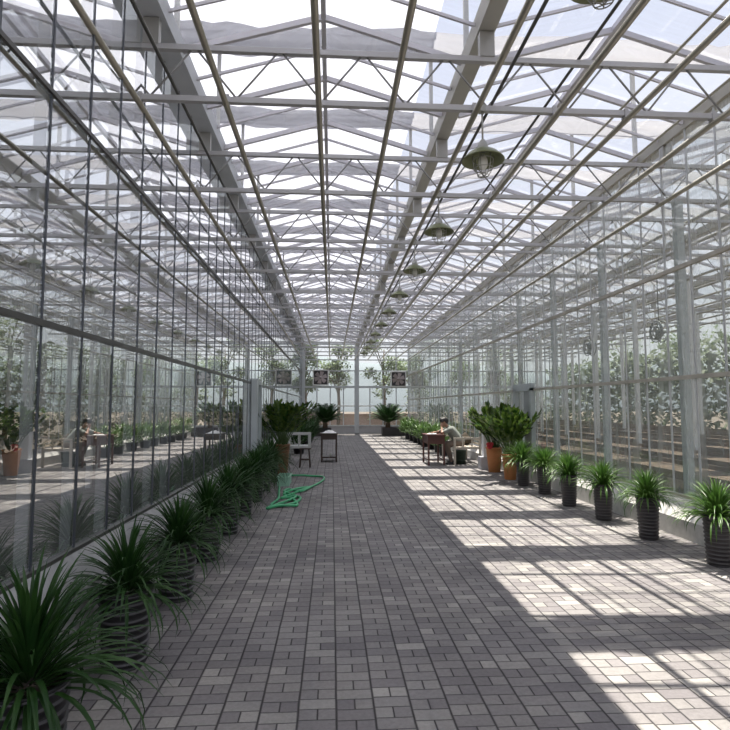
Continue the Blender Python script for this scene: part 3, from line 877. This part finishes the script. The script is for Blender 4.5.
def bench(x0, x1, y0, y1, arm, back_side, m, lab, bars):
    """slatted bench lying along the aisle, its arm end towards the camera"""
    t = empty('bench', ((x0+x1)/2, (y0+y1)/2, 0)); tag(t, lab, 'bench')
    w, d = x1-x0, y1-y0
    for sy in (-1, 1):
        for sx in (-1, 1):
            hh = arm if sx != back_side else arm + .02
            MB().box(sx*(w/2-.03), sy*(d/2-.03), hh/2, .055, .055, hh).build('leg', m, t)
        a = MB().box(0, sy*(d/2-.03), arm-.02, w, .07, .045)
        for k in range(1, bars+1): a.box(-w/2 + w*k/(bars+1), sy*(d/2-.03), (arm+.47)/2, .03, .03, arm-.47)
        a.box(0, sy*(d/2-.03), .46, w-.04, .05, .06)
        a.build('armrest', m, t)
    for k in range(6):
        MB().box(-w/2 + .07 + (w-.14)*k/5, 0, .475, .085, d-.1, .025).build('seat_slat', m, t)
    for k in range(2):
        MB().box(back_side*(w/2-.02), 0, .56 + .11*k, .03, d-.1, .05).build('back_slat', m, t)
    return t
bench(3.30, 4.06, 14.58, 16.2, .74, 1, M['wood_grey'], 'pale wooden slatted bench on the right, with a person sitting on it', 2)
bench(-1.24, -.60, 15.15, 15.85, .84, -1, M['bench_white'], 'faded white slatted bench on the left, behind the stool', 1)
sk = MB()
sk.ball((0, 0, .11), .24, .26, .13).lathe([(.15, .13), (.10, .24), (.03, .33), (.0, .34)], 14)
tag(sk.build('sack', M['bag'], None, (3.84, 15.5, .508)), 'peaked brown sack lying on the bench behind the seated person', 'sack')
t = empty('bucket', (3.55, 14.95, 0)); tag(t, 'dark green bucket standing under the right bench', 'bucket')
MB().lathe([(.15, 0), (.18, .36), (.19, .36), (.19, .38), (.17, .38), (.16, .1)], 20).build('body', mat('dark_green_plastic', (.03, .05, .035), .5), t)
MB().tube([(.18*math.cos(a), 0, .36 - .10*math.sin(a)) for a in [PI*k/10 for k in range(11)]], .006, 6).build('handle', M['lamp_steel'], t)

# white pillar
t = empty('pillar', (3.92, 13.65, 0)); tag(t, 'square white pillar on a block, beside the right bench', 'pillar')
MB().box(0, 0, .82, .17, .2, 1.50).build('shaft', M['crate_grey'], t)
MB().box(-.03, -.0, .16, .30, .28, .32).build('base_block', M['styro'], t)

# hose and tray
pts0 = [(-1.05, 12.5), (-.62, 12.45), (-.25, 12.3), (-.17, 11.75), (-.36, 10.9), (-.56, 10.15), (-.80, 10.5), (-.86, 10.05), (-.62, 9.7), (-.72, 9.15), (-1.0, 8.6), (-.82, 8.72), (-.55, 8.8), (-.68, 9.4), (-.86, 9.5),
        (-.60, 10.2), (-.40, 10.75), (-.62, 10.55), (-.85, 9.85), (-.55, 9.55), (-.60, 8.95), (-.95, 8.75), (-.90, 9.3), (-.95, 10.0), (-1.02, 10.75)]
def catmull(P, n=8):
    out = []
    for i in range(len(P)-1):
        p0, p1, p2, p3 = P[max(i-1, 0)], P[i], P[i+1], P[min(i+2, len(P)-1)]
        for k in range(n):
            t = k/n
            out.append(tuple(.5*((2*p1[j]) + (-p0[j]+p2[j])*t + (2*p0[j]-5*p1[j]+4*p2[j]-p3[j])*t*t + (-p0[j]+3*p1[j]-3*p2[j]+p3[j])*t**3) for j in range(2)))
    out.append(P[-1]); return out
cp = catmull(pts0)
o = MB().tube([(x, y, .022 + .018*(1 + math.sin(i*.37))/2*min(1, i/8)) for i, (x, y) in enumerate(cp)], .021, 8).build('garden_hose', M['hose'])
tag(o, 'green garden hose lying tangled on the shaded paving', 'hose')
t = empty('tray', (-.97, 11.35, 0)); tag(t, 'pale green plastic tray on the paving at the end of the hose', 'tray')
MB().box(0, 0, .01, .2, .62, .02).box(0, -.31, .09, .22, .02, .18).box(0, .31, .09, .22, .02, .18).box(-.11, 0, .09, .02, .62, .18).box(.11, 0, .09, .02, .62, .18).build('tub', M['tray'], t)
MB().box(0, -.33, .17, .25, .03, .025).box(0, .33, .17, .25, .03, .025).box(-.12, 0, .17, .03, .66, .025).box(.12, 0, .17, .03, .66, .025).build('rim', M['tray'], t)

# ------------------------------------------------------------------ seated person
def capsule(mb, p, q, ra, rb, n=12):
    p, q = Vector(p), Vector(q); d = (q-p); L = d.length; d.normalize()
    pts, rs = [], []
    for k in range(5): a = PI/2*k/4; pts.append(p - d*ra*math.cos(a)); rs.append(max(.0005, ra*math.sin(a)))
    for k in range(1, 5): t = k/5; pts.append(p + d*L*t); rs.append(ra + (rb-ra)*t)
    for k in range(5): a = PI/2*(1-k/4); pts.append(q + d*rb*math.cos(a)); rs.append(max(.0005, rb*math.sin(a)))
    mb.tube(pts, rs, n)
def remeshed(mb, name, voxel, m, parent, smooth=4):
    me = mb.mesh(name)
    tmp = bpy.data.objects.new('tmp', me); COL.objects.link(tmp)
    r = tmp.modifiers.new('r', 'REMESH'); r.mode = 'VOXEL'; r.voxel_size = voxel; r.use_smooth_shade = True
    s = tmp.modifiers.new('s', 'SMOOTH'); s.iterations = smooth; s.factor = .5
    dg = bpy.context.evaluated_depsgraph_get(); dg.update()
    new = bpy.data.meshes.new_from_object(tmp.evaluated_get(dg))
    bpy.data.objects.remove(tmp, do_unlink=True)
    new.name = name
    new.materials.clear(); new.materials.append(m)
    return link(bpy.data.objects.new(name, new), parent)

PX, PY = 3.50, 15.02
person = empty('person', (PX, PY, 0))
tag(person, 'dark-haired person in a grey-green shirt sitting on the bench, leaning on the desk', 'person')
hip = Vector((.07, 0, .575)); chest = Vector((-.16, 0, .90)); neck = Vector((-.275, 0, 1.03)); head = Vector((-.375, 0, 1.145))
b = MB()
capsule(b, hip, (-.04, 0, .75), .125, .12); capsule(b, (-.04, 0, .75), chest, .12, .125)
for sy in (-1, 1):
    capsule(b, chest + Vector((-.03, sy*.05, .03)), (-.225, sy*.155, .965), .09, .055)
    capsule(b, hip + Vector((0, sy*.05, 0)), hip + Vector((0, sy*.09, -.01)), .10, .095)
capsule(b, (-.23, 0, .985), head + Vector((.02, 0, -.05)), .055, .052)
# head looking left and down
fd = Vector((-.88, 0, -.47)).normalized(); ud = Vector((-.47, 0, .88)).normalized(); sd = Vector((0, 1, 0))
def H(f, s, u): return head + fd*f + sd*s + ud*u
for c, r in ((H(-.02, 0, .03), .086), (H(.012, 0, .045), .078), (H(.03, 0, -.02), .064), (H(.045, 0, -.07), .045), (H(-.045, 0, .01), .078)):
    b.ball(c, r, r*.88, r, 16, 12)
capsule(b, H(.088, 0, .015), H(.106, 0, -.022), .008, .014)
for s in (-1, 1):
    capsule(b, H(-.005, s*.076, .012), H(.0, s*.08, -.03), .016, .010)
    capsule(b, H(.08, s*.03, .03), H(.075, s*.045, .03), .010, .008)
# legs
for s in (-1, 1):
    kn = Vector((-.31, s*.11, .535)); an = Vector((-.20 + (.05 if s > 0 else 0), s*.11, .09))
    capsule(b, hip + Vector((-.02, s*.09, -.01)), kn, .088, .06)
    capsule(b, kn, kn + (an-kn)*.45, .058, .052); capsule(b, kn + (an-kn)*.45, an, .052, .036)
    capsule(b, an + Vector((.02, 0, -.04)), an + Vector((-.15, 0, -.055)), .036, .026)
# arms: one hand props the chin, the other lies on the desk
def hand(pos, palm_dir, finger_dir, side, curl):
    pd, fdv, sv = Vector(palm_dir).normalized(), Vector(finger_dir).normalized(), None
    sv = fdv.cross(pd).normalized()*side
    for k in range(5): capsule(b, Vector(pos) + sv*(-.03+.015*k)*.9, Vector(pos) + fdv*.075 + sv*(-.03+.015*k), .014, .0125)
    for k, L in enumerate((.068, .078, .072, .056)):
        p0 = Vector(pos) + fdv*.082 + sv*(.033 - .022*k)
        d0 = fdv; p = p0
        for j in range(3):
            d0 = (d0 + pd*curl*.55).normalized()
            q = p + d0*L*(.45, .32, .25)[j]
            capsule(b, p, q, .0088 - .0008*j, .0082 - .0008*j, 8); p = q
    p = Vector(pos) + fdv*.02 + sv*.036
    q = p + (sv*.8 + fdv*.5 + pd*.3).normalized()*.036; capsule(b, p, q, .011, .010, 8)
    capsule(b, q, q + (fdv*.9 + sv*.25 + pd*.4).normalized()*.028, .0095, .008, 8)
shA, elA, wrA = Vector((-.235, -.175, .955)), Vector((-.47, -.21, .862)), Vector((-.455, -.09, 1.005))
capsule(b, shA, elA, .052, .042); capsule(b, elA, wrA, .041, .027)
hand(wrA + Vector((0, .012, .015)), (.5, .5, .3), (-.02, .62, .78), -1, .35)
shB, elB, wrB = Vector((-.235, .175, .955)), Vector((-.50, .25, .862)), Vector((-.66, .10, .858))
capsule(b, shB, elB, .052, .042); capsule(b, elB, wrB, .041, .027)
hand(wrB + Vector((-.015, -.012, .0)), (0, 0, -1), (-.75, -.65, 0), 1, .12)
remeshed(b, 'body', .0065, M['skin'], person, 3)
hr = MB()
for c, r in ((H(-.03, 0, .045), .092), (H(.012, 0, .062), .083), (H(-.062, 0, .015), .082), (H(-.07, 0, -.02), .06)):
    hr.ball(c, r, r*.93, r, 16, 12)
remeshed(hr, 'hair', .009, M['hair'], person, 3)
for s in (-1, 1):
    MB().ball(H(.086, s*.030, .012), .011, .013, .009).build('eye', M['eye'], person)
MB().ball(H(.083, 0, -.058), .010, .022, .006).build('mouth', M['lip'], person)
sh = MB()
capsule(sh, hip + Vector((0, 0, .05)), (-.04, 0, .75), .148, .145); capsule(sh, (-.04, 0, .75), chest, .145, .145)
for sy in (-1, 1):
    capsule(sh, hip + Vector((0, sy*.05, .05)), (-.04, sy*.055, .75), .115, .11); capsule(sh, (-.04, sy*.055, .75), chest + Vector((0, sy*.06, 0)), .115, .11)
    capsule(sh, chest + Vector((-.03, sy*.07, .02)), (-.225, sy*.155, .965), .095, .073)
    s0, e0 = (shA, elA) if sy < 0 else (shB, elB)
    capsule(sh, s0, s0 + (e0-s0)*.7, .070, .060)
capsule(sh, (-.20, 0, .96), (-.255, 0, 1.005), .085, .066)
remeshed(sh, 'shirt', .012, M['shirt'], person, 4)
tr = MB()
capsule(tr, hip + Vector((0, -.06, -.005)), hip + Vector((0, .06, -.005)), .128, .128)
for s in (-1, 1):
    kn = Vector((-.31, s*.11, .535)); an = Vector((-.20 + (.05 if s > 0 else 0), s*.11, .09))
    capsule(tr, hip + Vector((-.02, s*.08, -.005)), kn, .105, .076); capsule(tr, kn, an + (kn-an)*.10, .074, .058)
remeshed(tr, 'trousers', .012, M['trousers'], person, 4)
for s in (-1, 1):
    an = Vector((-.20 + (.05 if s > 0 else 0), s*.11, .09)); so = MB()
    capsule(so, an + Vector((.03, 0, -.045)), an + Vector((-.15, 0, -.055)), .044, .036)
    so.box(an.x-.06, an.y, .012, .25, .075, .024)
    remeshed(so, 'shoe', .010, M['shoe'], person, 2)

# ------------------------------------------------------------------ propagation beds in the right house
def bed(x, w, z, lab, y0=1.0, y1=29.5):
    t = empty('propagation_bed', (x, 0, 0)); tag(t, lab, 'growing bench', 'long growing benches in the right house')
    m_ = MB()
    for k in range(6): m_.box(-w/2 + w*(k+.5)/6, (y0+y1)/2, z, w/6-.015, y1-y0, .03)
    m_.build('planks', M['wood_bed'], t)
    MB().box(-w/2, (y0+y1)/2, z+.03, .03, y1-y0, .12).box(w/2, (y0+y1)/2, z+.03, .03, y1-y0, .12).build('side_board', M['wood_bed'], t)
    y = y0 + .4
    while y < y1:
        MB().box(-w/2+.1, y, z/2, .06, .06, z).box(w/2-.1, y, z/2, .06, .06, z).box(0, y, z-.05, w, .05, .06).build('trestle', M['galv'], t)
        y += 2.06
for k, x in enumerate((5.65, 6.9, 8.3, 9.65, 11.6)):
    bed(x, 1.05, .55 + .06*k, 'long weathered plank bench in the right house, %s from the glass' % ORD[k])

# ------------------------------------------------------------------ outside
def tree(x, y, h, r, seed, lab, n=1500, m='leaf_tree'):
    rg = random.Random(seed)
    t = empty('tree', (x, y, -.22)); tag(t, lab, 'tree', 'trees outside the glass')
    tk = MB(); tk.tube([(0, 0, 0), (.05, 0, h*.3), (-.04, .03, h*.6), (.02, 0, h*.85)], [.13, .10, .07, .03], 8)
    blobs = []
    for k in range(9):
        a = rg.uniform(0, 6.28); rr = r*rg.uniform(.2, .75); z = h*rg.uniform(.42, .95)
        blobs.append((rr*math.cos(a), rr*math.sin(a), z, r*rg.uniform(.35, .55)))
        tk.tube([(0, 0, z*.7), (rr*.6*math.cos(a), rr*.6*math.sin(a), z*.9), (rr*math.cos(a), rr*math.sin(a), z)], [.04, .03, .012], 5)
    tk.build('trunk', M['trunk'], t)
    c = MB()
    for i in range(n):
        bx, by, bz, br = blobs[i % 9]
        u = rg.uniform(-1, 1); a = rg.uniform(0, 6.28); q = br*rg.random()**.4
        s_ = math.sqrt(1-u*u)
        p = Vector((bx + q*s_*math.cos(a), by + q*s_*math.sin(a), bz + q*u*.8))
        d = Vector((rg.uniform(-1, 1), rg.uniform(-1, 1), rg.uniform(-.8, .5))).normalized()
        leaflet(c, p, d, rg.uniform(.16, .28), rg.uniform(.08, .13), Vector((rg.uniform(-.3, .3), rg.uniform(-.3, .3), 1)))
    c.build('crown', M[m], t)
spots = [(-6.2, 37, 6.5, 1.9), (-3.6, 35, 5.2, 1.2), (-1.7, 34.2, 6.2, 1.0), (.4, 35.0, 6.6, 1.2), (3.3, 34.4, 6.4, 1.3), (5.4, 36, 5.4, 1.5), (8.2, 37, 6, 1.8), (11.2, 36, 5.5, 1.7)]
for k, s in enumerate(spots):
    tree(s[0], s[1], s[2], s[3]*1.05, 50+k, 'leafy tree outside beyond the end wall, %s from the left' % (['first']+ORD[1:])[k], 1700)
for k in range(7):
    tree(19.0 + .8*(k % 2), 6 + 4.6*k, 6.4 + .5*(k % 3), 2.2, 80+k, 'leafy tree outside beyond the right house, %s from the camera' % ORD[k], 1000)
for k in range(7):
    tree(-16.0 - .8*(k % 2), 6 + 4.6*k, 6.0 + .5*(k % 3), 2.2, 100+k, 'leafy tree outside beyond the left house, %s from the camera' % ORD[k], 1000)
def hedge(x, y0, y1, h, seed, m, lab, along='y'):
    rg = random.Random(seed); c = MB()
    n = int((y1-y0)*55*h)
    for i in range(n):
        u = rg.uniform(y0, y1); z = h*rg.random()**.8 + .15*math.sin(u*1.7); q = rg.uniform(-.5, .5)
        p = Vector((x+q, u, z)) if along == 'y' else Vector((u, x+q, z))
        d = Vector((rg.uniform(-1, 1), rg.uniform(-1, 1), rg.uniform(-.5, .9))).normalized()
        leaflet(c, p, d, rg.uniform(.25, .42), rg.uniform(.16, .26), Vector((rg.uniform(-.3, .3), rg.uniform(-.3, .3), 1)))
    tag(c.build('hedge', M[m], None, (0, 0, -.22)), lab, 'hedge')
M['leaf_back'] = leaf_mat('hedge_leaf', (.05, .08, .035), (.10, .14, .07), .6, .3, 1.0)
M['leaf_back2'] = leaf_mat('hedge_leaf_pale', (.11, .15, .09), (.18, .22, .14), .6, .3, 1.0)
hedge(-12.0, 0, 36, 4.3, 1, 'leaf_back', 'tall dark hedge outside along the left house')
hedge(15.0, 0, 36, 4.3, 2, 'leaf_back2', 'tall grey-green hedge outside along the right house')
hedge(39.7, -13, -3.5, 3.0, 3, 'leaf_back2', 'grey-green hedge outside beyond the end wall, at the left', 'x')
hedge(39.7, 5.5, 16, 3.0, 4, 'leaf_back2', 'grey-green hedge outside beyond the end wall, at the right', 'x')
o = MB().box(1.5, 41, .35, 9, .3, 1.2).box(1.5, 41, .98, 9.2, .42, .08).build('garden_wall', M['pinkwall'])
tag(o, 'low pinkish brick wall outside beyond the end glass', 'garden wall')
vs, fs = [], []
rg = random.Random(2)
for i in range(81):
    x = -200 + 5*i
    h = 17 + 2.0*math.sin(i*.21) + 1.2*math.sin(i*.53+1)
    vs += [(x, 170, -1), (x, 178, h*.7), (x, 190, h), (x, 215, -1)]
for i in range(80):
    for j in range(3): fs.append((i*4+j, (i+1)*4+j, (i+1)*4+j+1, i*4+j+1))
o = MB().add(vs, fs, True).build('hills', M['hill'])
tag(o, 'pale blue hazy hills on the horizon beyond the end wall', 'hills', kind='structure')

# ------------------------------------------------------------------ light
wd = bpy.data.worlds.new('sky'); sc.world = wd; wd.use_nodes = True
nt = wd.node_tree
for n in list(nt.nodes): nt.nodes.remove(n)
wo = nt.nodes.new('ShaderNodeOutputWorld'); bg = nt.nodes.new('ShaderNodeBackground')
tcw = nt.nodes.new('ShaderNodeTexCoord'); sp = nt.nodes.new('ShaderNodeSeparateXYZ'); cr = nt.nodes.new('ShaderNodeValToRGB')
nt.links.new(tcw.outputs['Generated'], sp.inputs[0]); nt.links.new(sp.outputs['Z'], cr.inputs[0])
e = cr.color_ramp.elements
e[0].position = 0.0; e[0].color = (.93, .95, .97, 1)
e[1].position = 1.0; e[1].color = (.74, .80, 1.0, 1)
x = e.new(.35); x.color = (.88, .91, 1.0, 1)
nt.links.new(cr.outputs[0], bg.inputs['Color']); bg.inputs['Strength'].default_value = 1.05
nt.links.new(bg.outputs[0], wo.inputs[0])
sun = bpy.data.lights.new('sun', 'SUN'); sun.energy = 12.0; sun.angle = R(.6); sun.color = (1.0, .93, .79)
so = link(bpy.data.objects.new('sun', sun))
dirv = Vector((0.0, -1.45/6.75, -1.0))     # travels down and a little towards the camera
so.rotation_euler = dirv.to_track_quat('-Z', 'Y').to_euler()

# ------------------------------------------------------------------ camera
cam = bpy.data.cameras.new('camera'); cam.sensor_width = 36.0; cam.lens = 36.0*540/730
cam.clip_start = .05; cam.clip_end = 600
co = link(bpy.data.objects.new('camera', cam))
co.location = (0, 0, 1.6)
yaw, pitch = R(3.487), R(4.342)
fwv = Vector((math.sin(yaw)*math.cos(pitch), math.cos(yaw)*math.cos(pitch), math.sin(pitch)))
co.rotation_euler = fwv.to_track_quat('-Z', 'Y').to_euler()
sc.camera = co
sc.view_settings.view_transform = 'Standard'
sc.cycles.transparent_max_bounces = 40
sc.cycles.max_bounces = 10
sc.cycles.diffuse_bounces = 3
sc.cycles.glossy_bounces = 4
sc.cycles.sample_clamp_indirect = 6.0
